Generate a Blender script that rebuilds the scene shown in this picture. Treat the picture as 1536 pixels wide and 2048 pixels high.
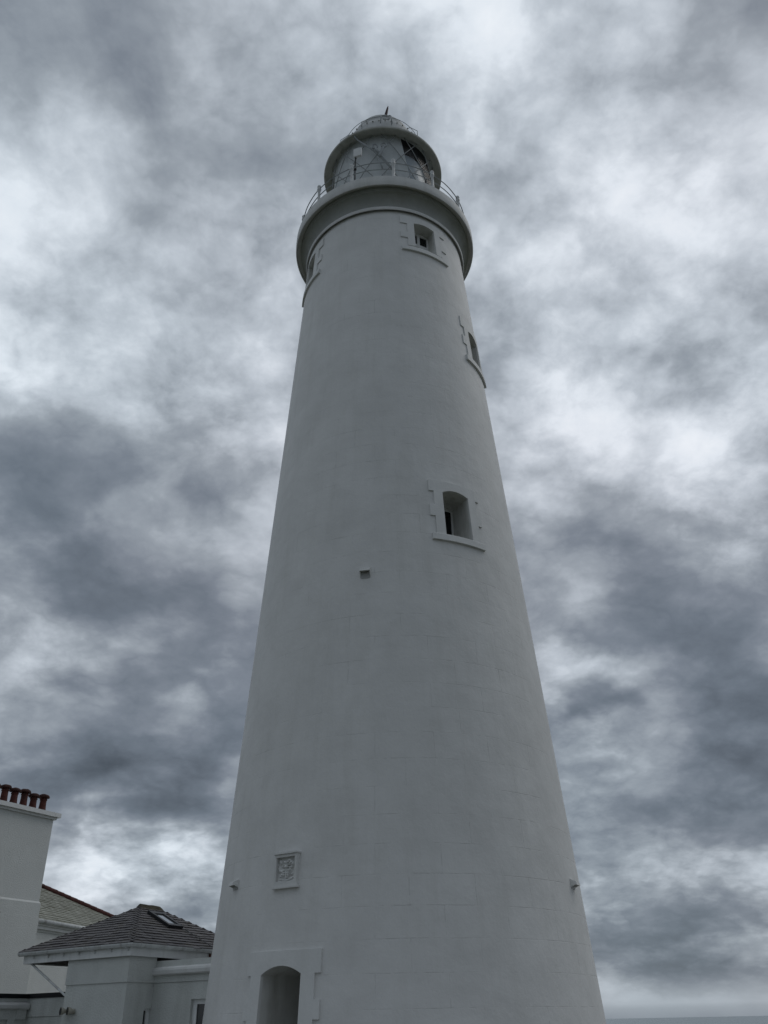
import bpy, bmesh, math, random
from mathutils import Vector, Matrix, noise
R_ = math.radians
random.seed(7)
scene = bpy.context.scene
for o in list(bpy.data.objects):
    bpy.data.objects.remove(o)

# ------------------------------------------------------------------ camera
cam = bpy.data.cameras.new('camera'); cam_o = bpy.data.objects.new('camera', cam)
scene.collection.objects.link(cam_o)
_rt = Vector((0.99981, 0.00995, -0.01658)); _up = Vector((0.01934, -0.51469, 0.85716)); _fw = Vector((0.0, 0.85732, 0.51478))
cam_o.matrix_world = Matrix(((_rt.x, _up.x, -_fw.x, 0), (_rt.y, _up.y, -_fw.y, 0), (_rt.z, _up.z, -_fw.z, 1.6), (0, 0, 0, 1)))
cam.sensor_fit = 'VERTICAL'; cam.sensor_height = 36.0; cam.lens = 36.0 * 1700 / 2048
cam.clip_start = 0.1; cam.clip_end = 80000
scene.camera = cam_o

# ------------------------------------------------------------------ sun, exposure
SUN_EL, SUN_AZ = R_(52), R_(62)          # azimuth clockwise from +Y (north): right and a little beyond the tower
sun = bpy.data.lights.new('sun', 'SUN'); sun.energy = 0.5; sun.angle = R_(35); sun.color = (1.0, 0.97, 0.92)
sun_o = bpy.data.objects.new('sun', sun); scene.collection.objects.link(sun_o)
_sd = Vector((math.sin(SUN_AZ) * math.cos(SUN_EL), math.cos(SUN_AZ) * math.cos(SUN_EL), math.sin(SUN_EL)))
sun_o.rotation_euler = (-_sd).to_track_quat('-Z', 'Y').to_euler()
scene.view_settings.view_transform = 'Standard'
scene.view_settings.look = 'None'
scene.view_settings.exposure = 0.0
scene.view_settings.gamma = 1.0
scene.view_settings.use_curve_mapping = False
scene.cycles.max_bounces = 6

# ------------------------------------------------------------------ overcast sky (world)
# broad masses of the cloud deck: direction x, y, z, angular size, lighter (+) or darker (-)
CLOUDS = [
(-0.254947,0.517379,0.816897,0.0661,-0.06),(-0.056783,0.505694,0.860842,0.0670,0.15),(0.066864,0.499397,0.863789,0.0565,0.22),
(0.121493,0.584406,0.802315,0.0323,0.12),(0.159314,0.599715,0.784195,0.0432,-0.08),(0.203853,0.511202,0.834935,0.0460,0.06),
(0.342379,0.489053,0.802249,0.0636,-0.08),(-0.363163,0.609520,0.704697,0.0729,0.15),(-0.206617,0.642499,0.737905,0.0657,-0.07),
(-0.295923,0.733639,0.611721,0.0777,0.22),(-0.136068,0.706596,0.694411,0.0567,0.12),(-0.379338,0.681667,0.625645,0.0480,0.10),
(-0.335574,0.646850,0.684817,0.0320,-0.06),(0.217555,0.693170,0.687157,0.0892,0.22),(0.287389,0.597254,0.748796,0.0634,0.12),
(0.344848,0.682943,0.643948,0.0593,0.10),(0.377396,0.761300,0.527251,0.0544,0.20),(0.209118,0.795228,0.569107,0.0459,0.12),
(0.298342,0.740286,0.602468,0.0445,-0.07),(0.235043,0.845958,0.478654,0.0572,-0.12),(0.309555,0.870591,0.382423,0.0666,-0.11),
(0.366026,0.826839,0.427040,0.0382,0.14),(0.404400,0.789721,0.461304,0.0323,0.14),(-0.395444,0.740227,0.543772,0.0538,-0.10),
(-0.360853,0.794795,0.487941,0.0658,-0.11),(-0.248889,0.814568,0.523959,0.0740,-0.10),(-0.164419,0.791088,0.589191,0.0404,0.06),
(-0.327314,0.845962,0.420969,0.0610,-0.14),(-0.195890,0.893800,0.403421,0.0630,-0.08),(-0.383010,0.855187,0.349225,0.0376,0.14),
(-0.299825,0.897493,0.323435,0.0440,0.13),(-0.211112,0.922034,0.324476,0.0451,0.08),(-0.322480,0.903858,0.281153,0.0541,-0.13),
(-0.224047,0.944217,0.241366,0.0604,-0.26),(-0.297879,0.931651,0.208073,0.0480,-0.28),(-0.359558,0.909316,0.209434,0.0365,-0.12),
(-0.234363,0.959504,0.156291,0.0372,0.34),(-0.312259,0.937398,0.154203,0.0364,0.30),(-0.279256,0.946787,0.160030,0.0316,0.12),
(-0.188933,0.967706,0.166881,0.0269,0.20),(-0.199717,0.975274,0.094620,0.0364,-0.14),(0.200022,0.939735,0.277290,0.0100,-0.20),
(0.216576,0.934124,0.283738,0.0123,-0.20),(0.232998,0.928210,0.290067,0.0133,-0.22),(0.251247,0.923971,0.288361,0.0111,-0.20),
(0.267871,0.919165,0.288757,0.0083,-0.18),(0.197742,0.925404,0.323304,0.0282,0.14),(0.264121,0.910057,0.319430,0.0306,0.10),
(0.306230,0.910924,0.276480,0.0244,0.12),(0.231236,0.943370,0.237871,0.0329,0.10),(0.358735,0.893522,0.270050,0.0532,-0.20),
(0.385186,0.895577,0.222650,0.0519,-0.14),(0.267738,0.943578,0.194877,0.0428,-0.18),(0.324312,0.928564,0.180530,0.0366,-0.15),
(0.241720,0.959790,0.142740,0.0316,0.12),(0.345964,0.927989,0.138365,0.0408,0.18),(0.282904,0.951439,0.121365,0.0310,0.08),
(0.262760,0.961487,0.080621,0.0458,-0.08),(0.342155,0.937477,0.063774,0.0443,-0.14),(0.231951,0.972187,0.032427,0.0300,-0.12),
(0.300346,0.953407,0.028419,0.0294,-0.10)
]
BACK_DARK = 0.165
def srgb(r, g, b):
    f = lambda c: (c / 255 / 12.92) if c / 255 <= 0.04045 else ((c / 255 + 0.055) / 1.055) ** 2.4
    return (f(r), f(g), f(b), 1)
class NT:
    def __init__(s, nt): s.nt = nt; s.n = nt.nodes; s.l = nt.links
    def new(s, t, **k):
        n = s.n.new(t)
        for a, v in k.items(): setattr(n, a, v)
        return n
    def link(s, a, b): s.l.new(a, b)
    def put(s, inp, v):
        if hasattr(v, 'is_linked') or isinstance(v, bpy.types.NodeSocket): s.l.new(v, inp)
        else: inp.default_value = v
    def math(s, op, *a, clamp=False):
        n = s.new('ShaderNodeMath', operation=op, use_clamp=clamp)
        for i, v in enumerate(a): s.put(n.inputs[i], v)
        return n.outputs[0]
    def vec(s, op, *a, scale=None):
        n = s.new('ShaderNodeVectorMath', operation=op)
        for i, v in enumerate(a): s.put(n.inputs[i], v)
        if scale is not None: s.put(n.inputs['Scale'], scale)
        return n.outputs['Value'] if op in ('DOT_PRODUCT', 'LENGTH') else n.outputs['Vector']
    def noise(s, v, scale, detail=5, rough=.5, dist=0., lac=2.0):
        n = s.new('ShaderNodeTexNoise')
        s.put(n.inputs['Vector'], v); n.inputs['Scale'].default_value = scale; n.inputs['Detail'].default_value = detail
        n.inputs['Roughness'].default_value = rough; n.inputs['Distortion'].default_value = dist; n.inputs['Lacunarity'].default_value = lac
        return n
    def ramp(s, f, stops, interp='LINEAR'):
        n = s.new('ShaderNodeValToRGB'); e = n.color_ramp.elements; n.color_ramp.interpolation = interp
        while len(e) < len(stops): e.new(0.5)
        for i, (p, c) in enumerate(stops): e[i].position = p; e[i].color = c
        s.put(n.inputs['Fac'], f)
        return n.outputs['Color']
    def maprange(s, v, a, b, c, d):
        n = s.new('ShaderNodeMapRange'); s.put(n.inputs[0], v)
        for i, x in enumerate((a, b, c, d)): n.inputs[1 + i].default_value = x
        return n.outputs[0]

world = bpy.data.worlds.new('World'); scene.world = world; world.use_nodes = True
W = NT(world.node_tree); W.n.clear()
tc = W.new('ShaderNodeTexCoord').outputs['Generated']
d0 = W.vec('NORMALIZE', tc)
sep = W.new('ShaderNodeSeparateXYZ'); W.link(d0, sep.inputs[0])
dz = W.math('MAXIMUM', sep.outputs['Z'], 0.0)
# flat cloud deck: project the direction on a layer overhead
den = W.math('ADD', dz, 0.42)
inv = W.math('DIVIDE', 1.0, den)
plane = W.vec('SCALE', d0, scale=inv)
# warp so the masses get torn, uneven borders
wn = W.noise(plane, 3.6, 5, .56)
wv = W.vec('SUBTRACT', wn.outputs['Color'], (0.5, 0.5, 0.5))
dw = W.vec('NORMALIZE', W.vec('ADD', d0, W.vec('SCALE', wv, scale=0.15)))
acc = None
for (x, y, z, sg, amp) in CLOUDS:
    k = 1.0 / (sg * sg)
    dt = W.vec('DOT_PRODUCT', dw, (x, y, z))
    ex = W.math('EXPONENT', W.math('MULTIPLY_ADD', dt, k, -k))
    acc = W.math('MULTIPLY', ex, amp) if acc is None else W.math('MULTIPLY_ADD', ex, amp, acc)
# unseen sky behind the camera, darkened to dim the tower's near side
bk = W.vec('DOT_PRODUCT', d0, (0.0, -0.93, 0.36))
bkx = W.math('EXPONENT', W.math('MULTIPLY_ADD', bk, 1.6, -1.6))
acc = W.math('MULTIPLY_ADD', bkx, -BACK_DARK, acc)
base = W.ramp(dz, [(0.0, (.50,) * 3 + (1,)), (0.006, (.54,) * 3 + (1,)), (0.013, (.62,) * 3 + (1,)), (0.026, (.61,) * 3 + (1,)), (0.04, (.53,) * 3 + (1,)), (0.16, (.53,) * 3 + (1,)), (0.30, (.51,) * 3 + (1,)), (0.45, (.545,) * 3 + (1,)), (0.60, (.62,) * 3 + (1,)), (1.0, (.66,) * 3 + (1,))])
fade = W.maprange(dz, .012, .045, .12, 1.0)
pw = W.vec('ADD', plane, W.vec('SCALE', wv, scale=.07))
nA = W.noise(pw, 5.6, 6, .50, .0)
nB = W.noise(W.vec('ADD', pw, (7.3, 2.1, 4.4)), 12.5, 6, .60, .0)
nC = W.noise(W.vec('ADD', pw, (3.9, 6.6, 1.2)), 9.0, 5, .55, .0)
lump = W.math('ABSOLUTE', W.math('SUBTRACT', nC.outputs['Fac'], .5))
sm = W.new('ShaderNodeMapRange', interpolation_type='SMOOTHSTEP'); W.link(nA.outputs['Fac'], sm.inputs[0])
for i, q in enumerate((.38, .62, -.5, .5)): sm.inputs[1 + i].default_value = q
det = W.math('MULTIPLY', sm.outputs[0], .14)
det = W.math('MULTIPLY_ADD', W.math('SUBTRACT', nA.outputs['Fac'], .5), .26, det)
crisp = W.maprange(W.math('ADD', base, acc), .46, .74, .13, .50)
det = W.math('MULTIPLY_ADD', W.math('SUBTRACT', nB.outputs['Fac'], .5), crisp, det)
det = W.math('MULTIPLY_ADD', W.math('SUBTRACT', lump, .075), .55, det)
v = W.math('ADD', base, W.math('MULTIPLY', W.math('ADD', W.math('MULTIPLY', acc, .80), det), fade))
v = W.math('ADD', v, .05)
skycol = W.ramp(v, [(0.02, srgb(62, 69, 76)), (0.22, srgb(90, 98, 107)), (0.36, srgb(107, 116, 126)), (0.47, srgb(124, 132, 142)), (0.60, srgb(152, 160, 168)),
                    (0.74, srgb(190, 198, 206)), (0.88, srgb(225, 232, 239)), (1.0, srgb(238, 243, 248))])
# tint drifts between slate blue and a faint mauve
tn = W.noise(plane, 1.3, 3, .5)
tint = W.ramp(tn.outputs['Fac'], [(0.35, (.97, 1.0, 1.015, 1)), (0.65, (1.01, .995, 1.005, 1))])
mixt = W.new('ShaderNodeMix', data_type='RGBA', blend_type='MULTIPLY'); mixt.inputs['Factor'].default_value = 1
W.link(skycol, mixt.inputs[6]); W.link(tint, mixt.inputs[7])
clouds10 = W.vec('SCALE', mixt.outputs[2], scale=10.0)
sky = W.new('ShaderNodeTexSky', sky_type='NISHITA'); sky.sun_disc = False
sky.sun_elevation = SUN_EL; sky.sun_rotation = SUN_AZ
mixs = W.new('ShaderNodeMix', data_type='RGBA'); mixs.inputs['Factor'].default_value = 0.97
W.link(sky.outputs['Color'], mixs.inputs[6]); W.link(clouds10, mixs.inputs[7])
bg = W.new('ShaderNodeBackground'); bg.inputs['Strength'].default_value = 0.1
W.link(mixs.outputs[2], bg.inputs['Color'])
wo = W.new('ShaderNodeOutputWorld'); W.link(bg.outputs[0], wo.inputs['Surface'])
world.cycles.sampling_method = 'MANUAL'; world.cycles.sample_map_resolution = 512

# ------------------------------------------------------------------ materials
def mat(name, col, rough=.7, metal=0., bump=0., bscale=30., var=.0, vscale=3., dirt=None, dscale=1.5, damt=.0, spec=.3):
    m = bpy.data.materials.new(name); m.use_nodes = True
    T = NT(m.node_tree); T.n.clear()
    p = T.new('ShaderNodeBsdfPrincipled'); out = T.new('ShaderNodeOutputMaterial'); T.link(p.outputs[0], out.inputs[0])
    p.inputs['Roughness'].default_value = rough; p.inputs['Metallic'].default_value = metal
    p.inputs['Specular IOR Level'].default_value = spec
    co = T.new('ShaderNodeTexCoord').outputs['Object']
    c = tuple(col) + (1,)
    cs = None
    if var > 0:
        n = T.noise(co, vscale, 6, .6)
        cs = T.ramp(n.outputs['Fac'], [(.3, tuple(x * (1 - var) for x in col) + (1,)), (.7, tuple(min(1, x * (1 + var * .6)) for x in col) + (1,))])
    if dirt is not None:
        mp = T.new('ShaderNodeMapping'); mp.inputs['Scale'].default_value = (1, 1, .22); T.link(co, mp.inputs['Vector'])
        n2 = T.noise(mp.outputs[0], dscale, 8, .65)
        f = T.maprange(n2.outputs['Fac'], .5, .75, 0, damt)
        mx = T.new('ShaderNodeMix', data_type='RGBA'); T.link(f, mx.inputs[0])
        T.put(mx.inputs[6], cs if cs is not None else c); mx.inputs[7].default_value = tuple(dirt) + (1,)
        cs = mx.outputs[2]
    T.put(p.inputs['Base Color'], cs if cs is not None else c)
    if bump > 0:
        nb = T.noise(co, bscale, 5, .6); b = T.new('ShaderNodeBump'); b.inputs['Strength'].default_value = bump; b.inputs['Distance'].default_value = .02
        T.link(nb.outputs['Fac'], b.inputs['Height']); T.link(b.outputs[0], p.inputs['Normal'])
    return m

def tower_paint():
    m = bpy.data.materials.new('white_masonry_paint'); m.use_nodes = True
    T = NT(m.node_tree); T.n.clear()
    p = T.new('ShaderNodeBsdfPrincipled'); out = T.new('ShaderNodeOutputMaterial'); T.link(p.outputs[0], out.inputs[0])
    p.inputs['Roughness'].default_value = .62; p.inputs['Specular IOR Level'].default_value = .25
    co = T.new('ShaderNodeTexCoord').outputs['Object']
    uv = T.new('ShaderNodeUVMap'); uv.uv_map = 'wall_uv'
    # ashlar courses under the paint: joints show only here and there
    br = T.new('ShaderNodeTexBrick'); br.offset = .5; br.squash = 1.0
    warp = T.noise(co, 1.1, 3, .5)
    wv = T.vec('SCALE', T.vec('SUBTRACT', warp.outputs['Color'], (.5, .5, .5)), scale=.025)
    T.link(T.vec('ADD', uv.outputs[0], wv), br.inputs['Vector'])
    br.inputs['Scale'].default_value = 1.0; br.inputs['Brick Width'].default_value = 1.22; br.inputs['Row Height'].default_value = .592
    br.inputs['Mortar Size'].default_value = .0075; br.inputs['Mortar Smooth'].default_value = .35; br.inputs['Bias'].default_value = 0
    msk = T.noise(co, .75, 4, .6); msk2 = T.noise(co, 3.3, 3, .6)
    vis = T.math('MULTIPLY', T.maprange(msk.outputs['Fac'], .44, .60, .02, 1), T.maprange(msk2.outputs['Fac'], .40, .58, .0, 1))
    joint = T.math('MULTIPLY', br.outputs['Fac'], vis)
    # colour: off-white paint, slight patches and streaks, dirt held in the joints
    n1 = T.noise(co, .8, 6, .6)
    mp = T.new('ShaderNodeMapping'); mp.inputs['Scale'].default_value = (1.6, 1.6, .16); T.link(co, mp.inputs['Vector'])
    n2 = T.noise(mp.outputs[0], 1.6, 8, .68)
    c1 = T.ramp(n1.outputs['Fac'], [(.3, (.68, .675, .66, 1)), (.7, (.775, .77, .755, 1))])
    mx = T.new('ShaderNodeMix', data_type='RGBA'); T.link(T.maprange(n2.outputs['Fac'], .48, .75, 0, .30), mx.inputs[0])
    T.link(c1, mx.inputs[6]); mx.inputs[7].default_value = (.54, .535, .50, 1)
    mj = T.new('ShaderNodeMix', data_type='RGBA'); T.link(T.math('MULTIPLY', joint, .32), mj.inputs[0])
    T.link(mx.outputs[2], mj.inputs[6]); mj.inputs[7].default_value = (.42, .42, .41, 1)
    T.link(mj.outputs[2], p.inputs['Base Color'])
    # relief: joints sunk, roller texture, gentle unevenness between stones
    nb = T.noise(co, 16, 6, .65); nu = T.noise(co, 1.7, 4, .55)
    hgt = T.math('MULTIPLY_ADD', joint, -.9, T.math('MULTIPLY', nb.outputs['Fac'], .30))
    hgt = T.math('MULTIPLY_ADD', nu.outputs['Fac'], 2.2, hgt)
    b = T.new('ShaderNodeBump'); b.inputs['Strength'].default_value = .55; b.inputs['Distance'].default_value = .022
    T.link(hgt, b.inputs['Height']); T.link(b.outputs[0], p.inputs['Normal'])
    return m

WHITE = (.74, .745, .74)
M = {}
M['tower'] = tower_paint()
M['trim'] = mat('white_trim_paint', WHITE, .6, bump=.25, bscale=22, var=.07, vscale=4)
M['cleanwhite'] = mat('clean_white_gloss', (.84, .84, .83), .4, bump=.1, bscale=14, var=.05)
M['render'] = mat('white_render', (.62, .635, .61), .8, bump=.7, bscale=24, var=.09, vscale=1.2, dirt=(.36, .37, .34), dscale=1.6, damt=.5)
M['house'] = mat('white_roughcast', (.66, .675, .66), .85, bump=.9, bscale=34, var=.06, vscale=1.0, dirt=(.5, .52, .50), dscale=.9, damt=.3)
M['cornice'] = mat('white_gallery_paint', (.68, .68, .665), .6, bump=.3, bscale=18, var=.10, vscale=2.5, dirt=(.42, .41, .38), dscale=2.5, damt=.45)
M['soffit'] = mat('shade_toned_cove_paint', (.40, .41, .39), .7, bump=.3, bscale=18, var=.12, vscale=2.2, dirt=(.32, .31, .28), dscale=2.2, damt=.6)  # base darkened to carry the shade under the gallery; noise adds dirt streaks
M['metal'] = mat('white_painted_iron', (.66, .67, .67), .45, bump=.15, bscale=40, var=.08, vscale=6, dirt=(.38, .34, .30), dscale=6, damt=.5)
M['bar'] = mat('grey_white_bar', (.34, .35, .35), .5, var=.1, vscale=6)
M['railmetal'] = mat('grey_weathered_rail', (.34, .36, .37), .5, metal=.2, var=.15, vscale=8)
M['roofmetal'] = mat('grey_painted_copper', (.46, .47, .46), .55, bump=.2, bscale=12, var=.15, vscale=3, dirt=(.25, .24, .22), dscale=3, damt=.5)
M['rimpaint'] = mat('stained_rim_paint', (.50, .50, .46), .6, bump=.2, bscale=16, var=.15, vscale=3, dirt=(.26, .25, .21), dscale=2.6, damt=.7)
M['black'] = mat('black_gap', (.012, .012, .014), .6)
M['eaves_shade'] = mat('eaves_shade_wood', (.05, .042, .036), .7, bump=.3, bscale=30, var=.3)  # shade of the eaves gap put into the soffit's dark colour
M['blackmetal'] = mat('black_metal', (.02, .02, .022), .45)
M['dark_glass'] = mat('dark_window_glass', (.012, .014, .016), .08, spec=.5, var=.1)
M['blind'] = mat('white_cloth_blind', (.80, .80, .79), .9, bump=.25, bscale=9, var=.05, vscale=2)
M['terracotta'] = mat('sooty_terracotta', (.09, .028, .022), .8, bump=.4, bscale=30, var=.35, vscale=7, dirt=(.03, .022, .02), dscale=5, damt=.8)
M['soot'] = mat('soot_black_clay', (.055, .024, .02), .85, bump=.4, bscale=30, var=.4, vscale=9)
M['ridge_red'] = mat('red_clay_ridge', (.085, .03, .024), .8, bump=.5, bscale=20, var=.35, vscale=5, dirt=(.03, .02, .018), dscale=3, damt=.8)
M['moss'] = mat('mossy_ridge_mortar', (.07, .065, .045), .9, bump=.8, bscale=25, var=.4, vscale=9)
M['gutter'] = mat('grey_white_gutter', (.66, .675, .67), .55, bump=.15, bscale=20, var=.15, vscale=4, dirt=(.22, .2, .18), dscale=4, damt=.7)
M['fascia'] = mat('white_fascia_board', (.80, .81, .80), .6, bump=.2, bscale=14, var=.10, vscale=2, dirt=(.36, .36, .34), dscale=3, damt=.4)
M['redtape'] = mat('rusty_bracket', (.12, .05, .035), .8)
M['lamp'] = mat('cream_lamp_housing', (.42, .40, .34), .5, var=.15, vscale=8)
M['lamp_glass'] = mat('dark_lamp_face', (.03, .03, .03), .2)
M['weathervane'] = mat('dark_red_vane', (.045, .018, .022), .6)
M['door'] = mat('grey_brown_door', (.16, .14, .115), .6, bump=.3, bscale=12, var=.2)
M['recess'] = mat('recess_paint', (.68, .68, .65), .75, bump=.35, bscale=16, var=.1, vscale=2, dirt=(.30, .29, .25), dscale=2, damt=.6)
M['cable'] = mat('grey_cable', (.12, .12, .12), .6)

def slate_mat(name, stops, lichen, lamt):
    m = bpy.data.materials.new(name); m.use_nodes = True
    T = NT(m.node_tree); T.n.clear()
    p = T.new('ShaderNodeBsdfPrincipled'); out = T.new('ShaderNodeOutputMaterial'); T.link(p.outputs[0], out.inputs[0])
    p.inputs['Roughness'].default_value = .6; p.inputs['Specular IOR Level'].default_value = .3
    at = T.new('ShaderNodeAttribute'); at.attribute_name = 'tone'
    c = T.ramp(at.outputs['Fac'], stops)
    co = T.new('ShaderNodeTexCoord').outputs['Object']
    n = T.noise(co, 3.2, 7, .68); n2 = T.noise(co, 14, 4, .6)
    mx = T.new('ShaderNodeMix', data_type='RGBA'); T.link(T.maprange(n.outputs['Fac'], .5, .72, 0, lamt), mx.inputs[0])
    T.link(c, mx.inputs[6]); mx.inputs[7].default_value = lichen
    T.link(mx.outputs[2], p.inputs['Base Color'])
    b = T.new('ShaderNodeBump'); b.inputs['Strength'].default_value = .5; b.inputs['Distance'].default_value = .01
    T.link(n2.outputs['Fac'], b.inputs['Height']); T.link(b.outputs[0], p.inputs['Normal'])
    return m
M['slate'] = slate_mat('grey_roof_slate', [(0, (.085, .078, .079, 1)), (.5, (.105, .096, .098, 1)), (1, (.132, .122, .122, 1))], (.12, .10, .06, 1), .45)
M['oldslate'] = slate_mat('lichened_pale_slate', [(0, (.20, .20, .165, 1)), (.5, (.26, .26, .215, 1)), (1, (.33, .33, .28, 1))], (.12, .11, .065, 1), .6)

def blind_mat():
    m = bpy.data.materials.new('white_cloth_blind'); m.use_nodes = True
    T = NT(m.node_tree); T.n.clear()
    out = T.new('ShaderNodeOutputMaterial'); co = T.new('ShaderNodeTexCoord').outputs['Object']
    n = T.noise(co, 2.5, 5, .6)
    c = T.ramp(n.outputs['Fac'], [(.3, (.82, .825, .82, 1)), (.7, (.88, .885, .88, 1))])
    a = T.new('ShaderNodeBsdfDiffuse'); b = T.new('ShaderNodeBsdfTranslucent'); T.link(c, a.inputs[0]); T.link(c, b.inputs[0])
    mx = T.new('ShaderNodeMixShader'); mx.inputs[0].default_value = .42
    T.link(a.outputs[0], mx.inputs[1]); T.link(b.outputs[0], mx.inputs[2]); T.link(mx.outputs[0], out.inputs[0])
    return m
M['blind'] = blind_mat()
def glass_mat():
    m = bpy.data.materials.new('lantern_glass'); m.use_nodes = True
    T = NT(m.node_tree); T.n.clear()
    out = T.new('ShaderNodeOutputMaterial')
    tr = T.new('ShaderNodeBsdfTransparent'); tr.inputs[0].default_value = (.95, .965, .97, 1)
    gl = T.new('ShaderNodeBsdfGlossy'); gl.inputs['Roughness'].default_value = .22
    lw = T.new('ShaderNodeLayerWeight'); lw.inputs[0].default_value = .5
    fr = T.math('MULTIPLY_ADD', T.math('POWER', lw.outputs['Facing'], 5.0), .10, .03)
    mx = T.new('ShaderNodeMixShader'); T.link(fr, mx.inputs[0])
    T.link(tr.outputs[0], mx.inputs[1]); T.link(gl.outputs[0], mx.inputs[2]); T.link(mx.outputs[0], out.inputs[0])
    return m
M['glass'] = glass_mat()
def lens_mat():
    m = bpy.data.materials.new('lens_prisms'); m.use_nodes = True
    T = NT(m.node_tree); p = T.n['Principled BSDF']; out = T.n['Material Output']
    p.inputs['Base Color'].default_value = (.40, .44, .48, 1); p.inputs['Roughness'].default_value = .3
    tr = T.new('ShaderNodeBsdfTransparent'); tr.inputs[0].default_value = (.86, .90, .94, 1)
    mx = T.new('ShaderNodeMixShader'); mx.inputs[0].default_value = .75
    T.link(tr.outputs[0], mx.inputs[1]); T.link(p.outputs[0], mx.inputs[2]); T.link(mx.outputs[0], out.inputs[0])
    return m
M['lens'] = lens_mat()
def skylight_mat():
    m = bpy.data.materials.new('skylight_glass'); m.use_nodes = True
    p = NT(m.node_tree).n['Principled BSDF']
    p.inputs['Base Color'].default_value = (.5, .53, .55, 1); p.inputs['Roughness'].default_value = .05; p.inputs['Metallic'].default_value = .85
    return m
M['skylight'] = skylight_mat()
def ground_mat():
    m = bpy.data.materials.new('clifftop_grass'); m.use_nodes = True
    T = NT(m.node_tree); p = T.n['Principled BSDF']
    co = T.new('ShaderNodeTexCoord').outputs['Object']
    n = T.noise(co, .35, 8, .65)
    T.link(T.ramp(n.outputs['Fac'], [(.3, (.050, .055, .032, 1)), (.7, (.088, .088, .055, 1))]), p.inputs['Base Color'])
    p.inputs['Roughness'].default_value = .95
    return m
M['ground'] = ground_mat()
def sea_mat():
    m = bpy.data.materials.new('sea_water'); m.use_nodes = True
    T = NT(m.node_tree); p = T.n['Principled BSDF']
    p.inputs['Base Color'].default_value = (.22, .26, .27, 1); p.inputs['Roughness'].default_value = .25
    co = T.new('ShaderNodeTexCoord').outputs['Object']
    n = T.noise(co, .05, 6, .6); b = T.new('ShaderNodeBump'); b.inputs['Strength'].default_value = .12; b.inputs['Distance'].default_value = 1
    T.link(n.outputs['Fac'], b.inputs['Height']); T.link(b.outputs[0], p.inputs['Normal'])
    return m
M['sea'] = sea_mat()

# ------------------------------------------------------------------ object helpers
C = scene.collection
def tag(o, label=None, cat=None, group=None, kind=None):
    if label: o['label'] = label
    if cat: o['category'] = cat
    if group: o['group'] = group
    if kind: o['kind'] = kind
    return o
def thing(name, label, cat, loc=(0, 0, 0), group=None):
    o = bpy.data.objects.new(name, None); C.objects.link(o); o.location = loc
    return tag(o, label, cat, group)
def root_loc(p):
    v = Vector((0, 0, 0))
    while p is not None: v += p.location; p = p.parent
    return v
def obj(name, bm, m, parent=None, smooth=False, angle=None):
    """bm holds world coordinates"""
    bmesh.ops.recalc_face_normals(bm, faces=bm.faces)
    cen = Vector((0, 0, 0))
    if parent is not None: cen = root_loc(parent)
    for v in bm.verts: v.co -= cen
    me = bpy.data.meshes.new(name); bm.to_mesh(me); bm.free()
    if smooth:
        for f in me.polygons: f.use_smooth = True
        if angle is not None and hasattr(me, 'set_sharp_from_angle'): me.set_sharp_from_angle(angle=R_(angle))
    me.materials.append(m)
    o = bpy.data.objects.new(name, me); C.objects.link(o)
    if parent is not None: o.parent = parent
    return o
def hexa(bm, p):
    """p: 8 points, bottom loop 4 then top loop 4"""
    v = [bm.verts.new(q) for q in p]
    for f in ((0, 1, 2, 3), (7, 6, 5, 4), (0, 4, 5, 1), (1, 5, 6, 2), (2, 6, 7, 3), (3, 7, 4, 0)):
        bm.faces.new([v[i] for i in f])
class Frame:
    def __init__(s, o, u, w): s.o = Vector(o); s.u = Vector(u); s.w = Vector(w)
    def __call__(s, a, b, z): q = s.o + s.u * a + s.w * b; return Vector((q.x, q.y, z))
    def box(s, bm, a0, a1, b0, b1, z0, z1):
        hexa(bm, [s(a0, b0, z0), s(a1, b0, z0), s(a1, b1, z0), s(a0, b1, z0), s(a0, b0, z1), s(a1, b0, z1), s(a1, b1, z1), s(a0, b1, z1)])
def tube(bm, pts, r, seg=8, caps=True, closed=False):
    pts = [Vector(p) for p in pts]; n = len(pts); rings = []
    rr = r if isinstance(r, (list, tuple)) else [r] * n
    prev = None
    for i, p in enumerate(pts):
        if closed: t = pts[(i + 1) % n] - pts[i - 1]
        else: t = pts[min(i + 1, n - 1)] - pts[max(i - 1, 0)]
        t.normalize()
        if prev is None:
            a = Vector((0, 0, 1)) if abs(t.z) < .9 else Vector((1, 0, 0))
            x = t.cross(a).normalized()
        else: x = (prev - t * prev.dot(t)).normalized()
        prev = x; y = t.cross(x)
        rings.append([bm.verts.new(p + (x * math.cos(2 * math.pi * k / seg) + y * math.sin(2 * math.pi * k / seg)) * rr[i]) for k in range(seg)])
    m = n if closed else n - 1
    for i in range(m):
        A, B = rings[i], rings[(i + 1) % n]
        for k in range(seg): bm.faces.new((A[k], A[(k + 1) % seg], B[(k + 1) % seg], B[k]))
    if caps and not closed:
        bm.faces.new(rings[0][::-1]); bm.faces.new(rings[-1])
def lathe(bm, prof, cx, cy, seg=96, a0=0, a1=2 * math.pi, closed_prof=False):
    full = abs(a1 - a0 - 2 * math.pi) < 1e-6
    n = seg if full else seg + 1; cols = []
    for i in range(n):
        a = a0 + (a1 - a0) * i / seg
        cols.append([bm.verts.new((cx + r * math.cos(a), cy + r * math.sin(a), z)) for r, z in prof])
    P = len(prof); mm = P if closed_prof else P - 1
    for i in range(seg):
        A, B = cols[i], cols[(i + 1) % n]
        for j in range(mm):
            k = (j + 1) % P
            if prof[j][0] < 1e-6 and prof[k][0] < 1e-6: continue
            bm.faces.new((A[j], B[j], B[k], A[k]))
    bmesh.ops.remove_doubles(bm, verts=bm.verts, dist=1e-5)

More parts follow.
